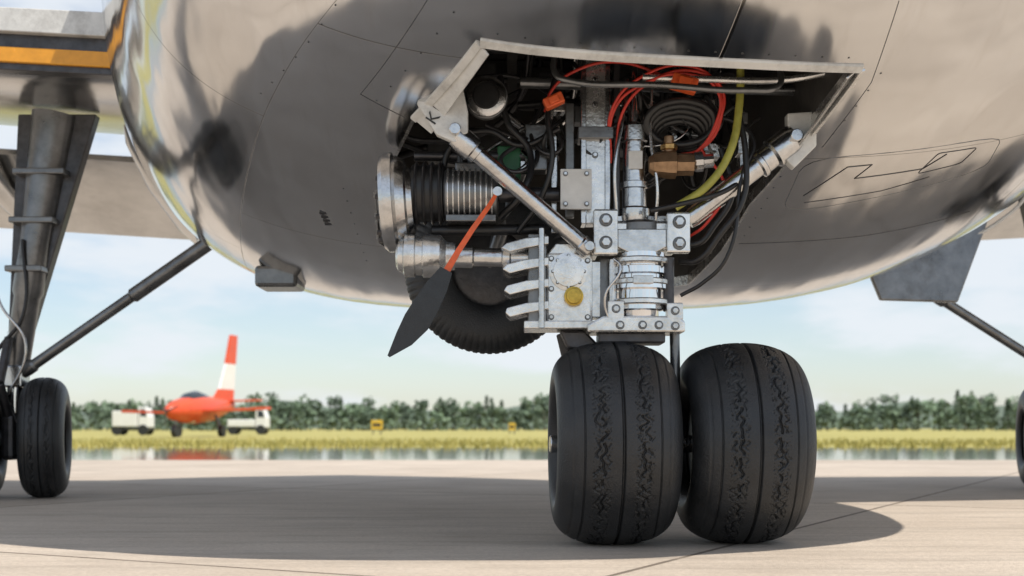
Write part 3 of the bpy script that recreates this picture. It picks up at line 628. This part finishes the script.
# ------------------------------------------------------------------ TREE LINE
leaf=bpy.data.materials.new("foliage"); leaf.use_nodes=True;nt=leaf.node_tree;n=nt.nodes;l=nt.links;b=n["Principled BSDF"];b.inputs["Roughness"].default_value=.9
at=n.new("ShaderNodeAttribute");at.attribute_name="Col";l.new(at.outputs["Color"],b.inputs["Base Color"])
V=[];F=[];CO=[]
def addq(c,s,col,r):
    n_=r.normal(size=3);n_/=np.linalg.norm(n_);t=np.cross(n_,r.normal(size=3));t/=np.linalg.norm(t);u=np.cross(n_,t)
    bse=len(V); V.extend([c+s*(t*.9+u*.2),c+s*(u),c-s*(t),c-s*(u*.8+t*.2)]);F.append((bse,bse+1,bse+2,bse+3));CO.append(col)
for row,(Y,H,num) in enumerate(((235,5.3,110),(255,7.0,110))):
    for i in range(num):
        x=-128+256*(i+rng.uniform(.1,.9))/num; y=Y+rng.uniform(-8,8)
        hh=H*rng.uniform(.72,1.05)*(1+.12*math.sin(x*.09)); con=rng.random()<.25
        base=np.array([.095,.135,.065])*rng.uniform(.75,1.3)+np.array([.045,.060,.066])  # constant bluish lift puts distance haze into the leaf colour
        bse=len(V);r_=.16
        V.extend([np.array([x-r_,y,0]),np.array([x+r_,y,0]),np.array([x+r_*.4,y,hh*.7]),np.array([x-r_*.4,y,hh*.7])]);F.append((bse,bse+1,bse+2,bse+3));CO.append((.09,.075,.06))
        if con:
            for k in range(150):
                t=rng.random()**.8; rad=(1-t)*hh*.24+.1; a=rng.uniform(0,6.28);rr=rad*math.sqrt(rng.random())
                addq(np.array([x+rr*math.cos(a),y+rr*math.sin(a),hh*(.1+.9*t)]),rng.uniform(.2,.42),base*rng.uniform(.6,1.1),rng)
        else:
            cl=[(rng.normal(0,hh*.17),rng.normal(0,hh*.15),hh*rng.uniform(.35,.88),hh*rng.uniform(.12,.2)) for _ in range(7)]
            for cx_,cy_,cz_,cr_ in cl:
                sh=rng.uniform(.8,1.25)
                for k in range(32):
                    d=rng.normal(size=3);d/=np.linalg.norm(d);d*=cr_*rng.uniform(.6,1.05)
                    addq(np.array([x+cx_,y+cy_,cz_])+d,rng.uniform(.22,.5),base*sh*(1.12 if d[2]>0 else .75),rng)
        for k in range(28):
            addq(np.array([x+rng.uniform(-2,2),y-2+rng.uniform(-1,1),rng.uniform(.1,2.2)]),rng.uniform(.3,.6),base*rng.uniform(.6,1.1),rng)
me=bpy.data.meshes.new("tree_line"); me.from_pydata([tuple(v) for v in V],[],F)
ca=me.color_attributes.new("Col",'FLOAT_COLOR','CORNER'); arr=np.ones((len(F)*4,4)); arr[:,:3]=np.repeat(np.array([tuple(c) for c in CO]),4,axis=0); ca.data.foreach_set("color",arr.ravel())
me.materials.append(leaf); fin(bpy.data.objects.new("tree_line",me),None)
hv=[];hf=[];N=120
for i in range(N+1):
    x=-700+1400*i/N; h=15+3*math.sin(i*.31)+2*math.sin(i*.83+1); hv+=[(x,900,-1),(x,900,h),(x,960,h*.9)]
for i in range(N): hf+=[(i*3,i*3+3,i*3+4,i*3+1),(i*3+1,i*3+4,i*3+5,i*3+2)]
mesh("distant_hills",hv,hf,mat("hazy_hill",(.22,.28,.27),0,.95,.2,.02),None)

# ------------------------------------------------------------------ SMALL RED AIRPLANE
sp=empty("small_airplane",(-15.6,64,0))
redm=mat("red_aircraft_paint",(.66,.08,.025),0,.35,.1,2); whm=mat("white_aircraft_paint",(.74,.74,.73),0,.4,.05,2); glass=mat("canopy_glass",(.03,.04,.05),.0,.08,.1,2)
hd=Vector((-.20,-.98,0)).normalized(); rt=Vector((-hd.y,hd.x,0)); org=Vector((-16.1,66,0)); SC=.94
def L(f,r,z): return org+(hd*f+rt*r+Vector((0,0,z)))*SC
def loftp(name,st,m,seg=20):
    vs=[];fs=[]
    for f,r0,z0,rw,rh in st:
        for k in range(seg):
            a=2*math.pi*k/seg; vs.append(L(f,r0+rw*math.cos(a),z0+rh*math.sin(a)))
    for i in range(len(st)-1):
        for k in range(seg): fs.append((i*seg+k,i*seg+(k+1)%seg,(i+1)*seg+(k+1)%seg,(i+1)*seg+k))
    fs.append(tuple(range(seg)));fs.append(tuple((len(st)-1)*seg+k for k in range(seg)))
    return mesh(name,vs,fs,m,sp,True,40)
loftp("fuselage",[(3.9,0,1.35,.06,.06),(3.7,0,1.36,.3,.3),(3.0,0,1.4,.56,.52),(1.8,0,1.45,.76,.7),(.5,0,1.5,.8,.8),(-1.2,0,1.55,.66,.7),(-3,0,1.7,.40,.46),(-4.4,0,1.85,.14,.2)],redm)
loftp("canopy",[(2.2,0,1.95,.1,.05),(1.6,0,2.0,.42,.36),(.6,0,2.08,.46,.44),(-.4,0,2.05,.4,.34),(-1.1,0,2.0,.15,.08)],glass)
loftp("belly",[(3.2,0,1.1,.2,.15),(1.5,0,.93,.45,.2),(-.5,0,.98,.42,.2),(-2.4,0,1.3,.2,.15)],whm)
def slab(name,pts,th,m):
    v=[L(*p) for p in pts]; a=(v[1]-v[0]).cross(v[2]-v[0]).normalized()*th
    n_=len(v); return bev(mesh(name,v+[q+a for q in v],[tuple(range(n_)),tuple(range(n_,2*n_))[::-1]]+[(i,i+n_,(i+1)%n_+n_,(i+1)%n_) for i in range(n_)],m,sp),.02)
for s in (-1,1):
    slab("main_wing",[(1.3,.4*s,1.35),(.9,3.5*s,1.45),(.1,3.5*s,1.45),(-.6,.4*s,1.35)],.12,redm)
    slab("wing_tip",[(.95,3.4*s,1.45),(.9,4.2*s,1.48),(.1,4.2*s,1.48),(.1,3.4*s,1.45)],.14,redm)
    slab("tailplane",[(-3.3,.1*s,2.0),(-3.8,1.8*s,2.05),(-4.5,1.8*s,2.05),(-4.5,.1*s,2.0)],.08,redm)
slab("fin_red_root",[(-1.6,0,1.9),(-2.6,0,2.7),(-4.6,0,2.7),(-4.5,0,1.9)],.145,redm)
slab("fin_white",[(-2.6,0,2.7),(-3.5,0,4.2),(-4.85,0,4.2),(-4.6,0,2.7)],.14,whm)
slab("fin_red_tip",[(-3.5,0,4.2),(-4.2,0,5.9),(-5.1,0,5.9),(-4.85,0,4.2)],.141,redm)
for f,r in ((2.9,0),(0,1.3),(0,-1.3)):
    p=L(f,r,.33);cyl("wheel",p-rt*.12,p+rt*.12,.3,M["rubber"],sp,20); cyl("gear_leg",p,L(f,r*.7,1.2),.07,M["gunm"],sp)
for k in range(3):
    a=k*2.094+.4; p=L(3.95,0,1.35); q=p+rt*math.cos(a)*.7+Vector((0,0,math.sin(a)*.7)); cyl("propeller_blade",p,q,.05,M["dark"],sp,8,.03)

# ------------------------------------------------------------------ small vehicles & markers
def truck(name,x,y,L_,H_,W_,cab,m):
    e=empty(name,(x,y,0))
    boxw("cargo_box",(x,y,.55+H_/2),(L_,W_,H_),m,e,.05)
    pr3("cab",[(x+L_/2+.05,y-W_/2+.05,.5),(x+L_/2+cab,y-W_/2+.05,.5),(x+L_/2+cab,y-W_/2+.05,1.15),(x+L_/2+cab*.75,y-W_/2+.05,1.75),(x+L_/2+.05,y-W_/2+.05,1.8)],(0,W_-.1,0),m,e,.04)
    pr3("cab_window",[(x+L_/2+.2,y-W_/2+.04,1.2),(x+L_/2+cab*.85,y-W_/2+.04,1.2),(x+L_/2+cab*.72,y-W_/2+.04,1.65),(x+L_/2+.2,y-W_/2+.04,1.68)],(0,.02,0),glass,e,0)
    boxw("chassis",(x+cab/2,y,.42),(L_+cab-.1,W_*.8,.16),M["dark"],e,.02)
    for dx in (-L_*.32,L_/2+cab*.5):
        for s in (-1,1): cyl("wheel",(x+dx,y+s*W_*.48,.34),(x+dx,y+s*W_*.36,.34),.34,M["rubber"],e,24)
truck("white_box_truck",-24.6,82,1.6,1.0,1.5,.7,whm)
truck("service_van",-18.9,90,1.9,.5,1.5,.8,whm)
yel=mat("yellow_sign_paint",(.65,.42,.04),0,.5,.1,4)
def marker(name,x,y,w,h):
    e=empty(name,(x,y,0)); boxw("panel",(x,y,h*.62),(w,.15,h*.6),yel,e,.02)
    for s in (-1,1): cyl("post",(x+s*w*.35,y,0),(x+s*w*.35,y,h*.4),.04,M["dark"],e,12)
    boxw("legend",(x,y-.08,h*.62),(w*.7,.01,h*.2),M["stencil"],e,0)
marker("taxiway_sign",-9.5,90,.8,1.1); marker("taxiway_sign",0,95,.5,.9)

# ------------------------------------------------------------------ WORLD / LIGHT
sd=Vector((.46,-.34,1.0)).normalized()
el=math.asin(sd.z); az_=math.atan2(sd.x,sd.y)
w=bpy.data.worlds.new("World"); S.world=w; w.use_nodes=True; nt=w.node_tree;n=nt.nodes;l=nt.links
bg=n["Background"]; bg.inputs["Strength"].default_value=.14
sky=n.new("ShaderNodeTexSky"); sky.sky_type='NISHITA'; sky.sun_disc=False; sky.sun_elevation=el; sky.sun_rotation=az_; sky.air_density=1.0; sky.dust_density=.6; sky.ozone_density=2.0
tc=n.new("ShaderNodeTexCoord"); mp=n.new("ShaderNodeMapping"); mp.inputs["Scale"].default_value=(1,1,3.6); mp.inputs["Location"].default_value=(.35,.1,.2); l.new(tc.outputs["Generated"],mp.inputs["Vector"])
cn=n.new("ShaderNodeTexNoise"); cn.inputs["Scale"].default_value=4.8; cn.inputs["Detail"].default_value=9; cn.inputs["Roughness"].default_value=.55; l.new(mp.outputs["Vector"],cn.inputs["Vector"])
mr=n.new("ShaderNodeMapRange"); mr.interpolation_type='SMOOTHSTEP'; mr.inputs["From Min"].default_value=.42; mr.inputs["From Max"].default_value=.60; mr.inputs["To Min"].default_value=.25; mr.inputs["To Max"].default_value=.92; l.new(cn.outputs["Fac"],mr.inputs["Value"])
mx=n.new("ShaderNodeMixRGB"); mx.inputs["Color2"].default_value=(6.0,6.35,6.75,1); l.new(mr.outputs["Result"],mx.inputs["Fac"]); l.new(sky.outputs["Color"],mx.inputs["Color1"]); l.new(mx.outputs["Color"],bg.inputs["Color"])
su=bpy.data.lights.new("sun",'SUN'); su.energy=5.0; su.angle=math.radians(.53); su.color=(1,.935,.84)
so=bpy.data.objects.new("sun",su); C.objects.link(so); so.rotation_euler=(-sd).to_track_quat('-Z','Y').to_euler(); so.location=(8,-6,20)

# ------------------------------------------------------------------ CAMERA
cam=bpy.data.cameras.new("camera"); cam.lens=45; cam.sensor_width=36; cam.shift_y=140/1024; cam.clip_end=5000; cam.clip_start=.05
co=bpy.data.objects.new("camera",cam); C.objects.link(co); co.location=(0,0,.46); co.rotation_euler=(math.radians(90),0,0)
cam.dof.use_dof=True; cam.dof.focus_distance=5.1; cam.dof.aperture_fstop=2.6
S.camera=co
S.view_settings.view_transform='Standard'; S.view_settings.look='None'; S.view_settings.exposure=0
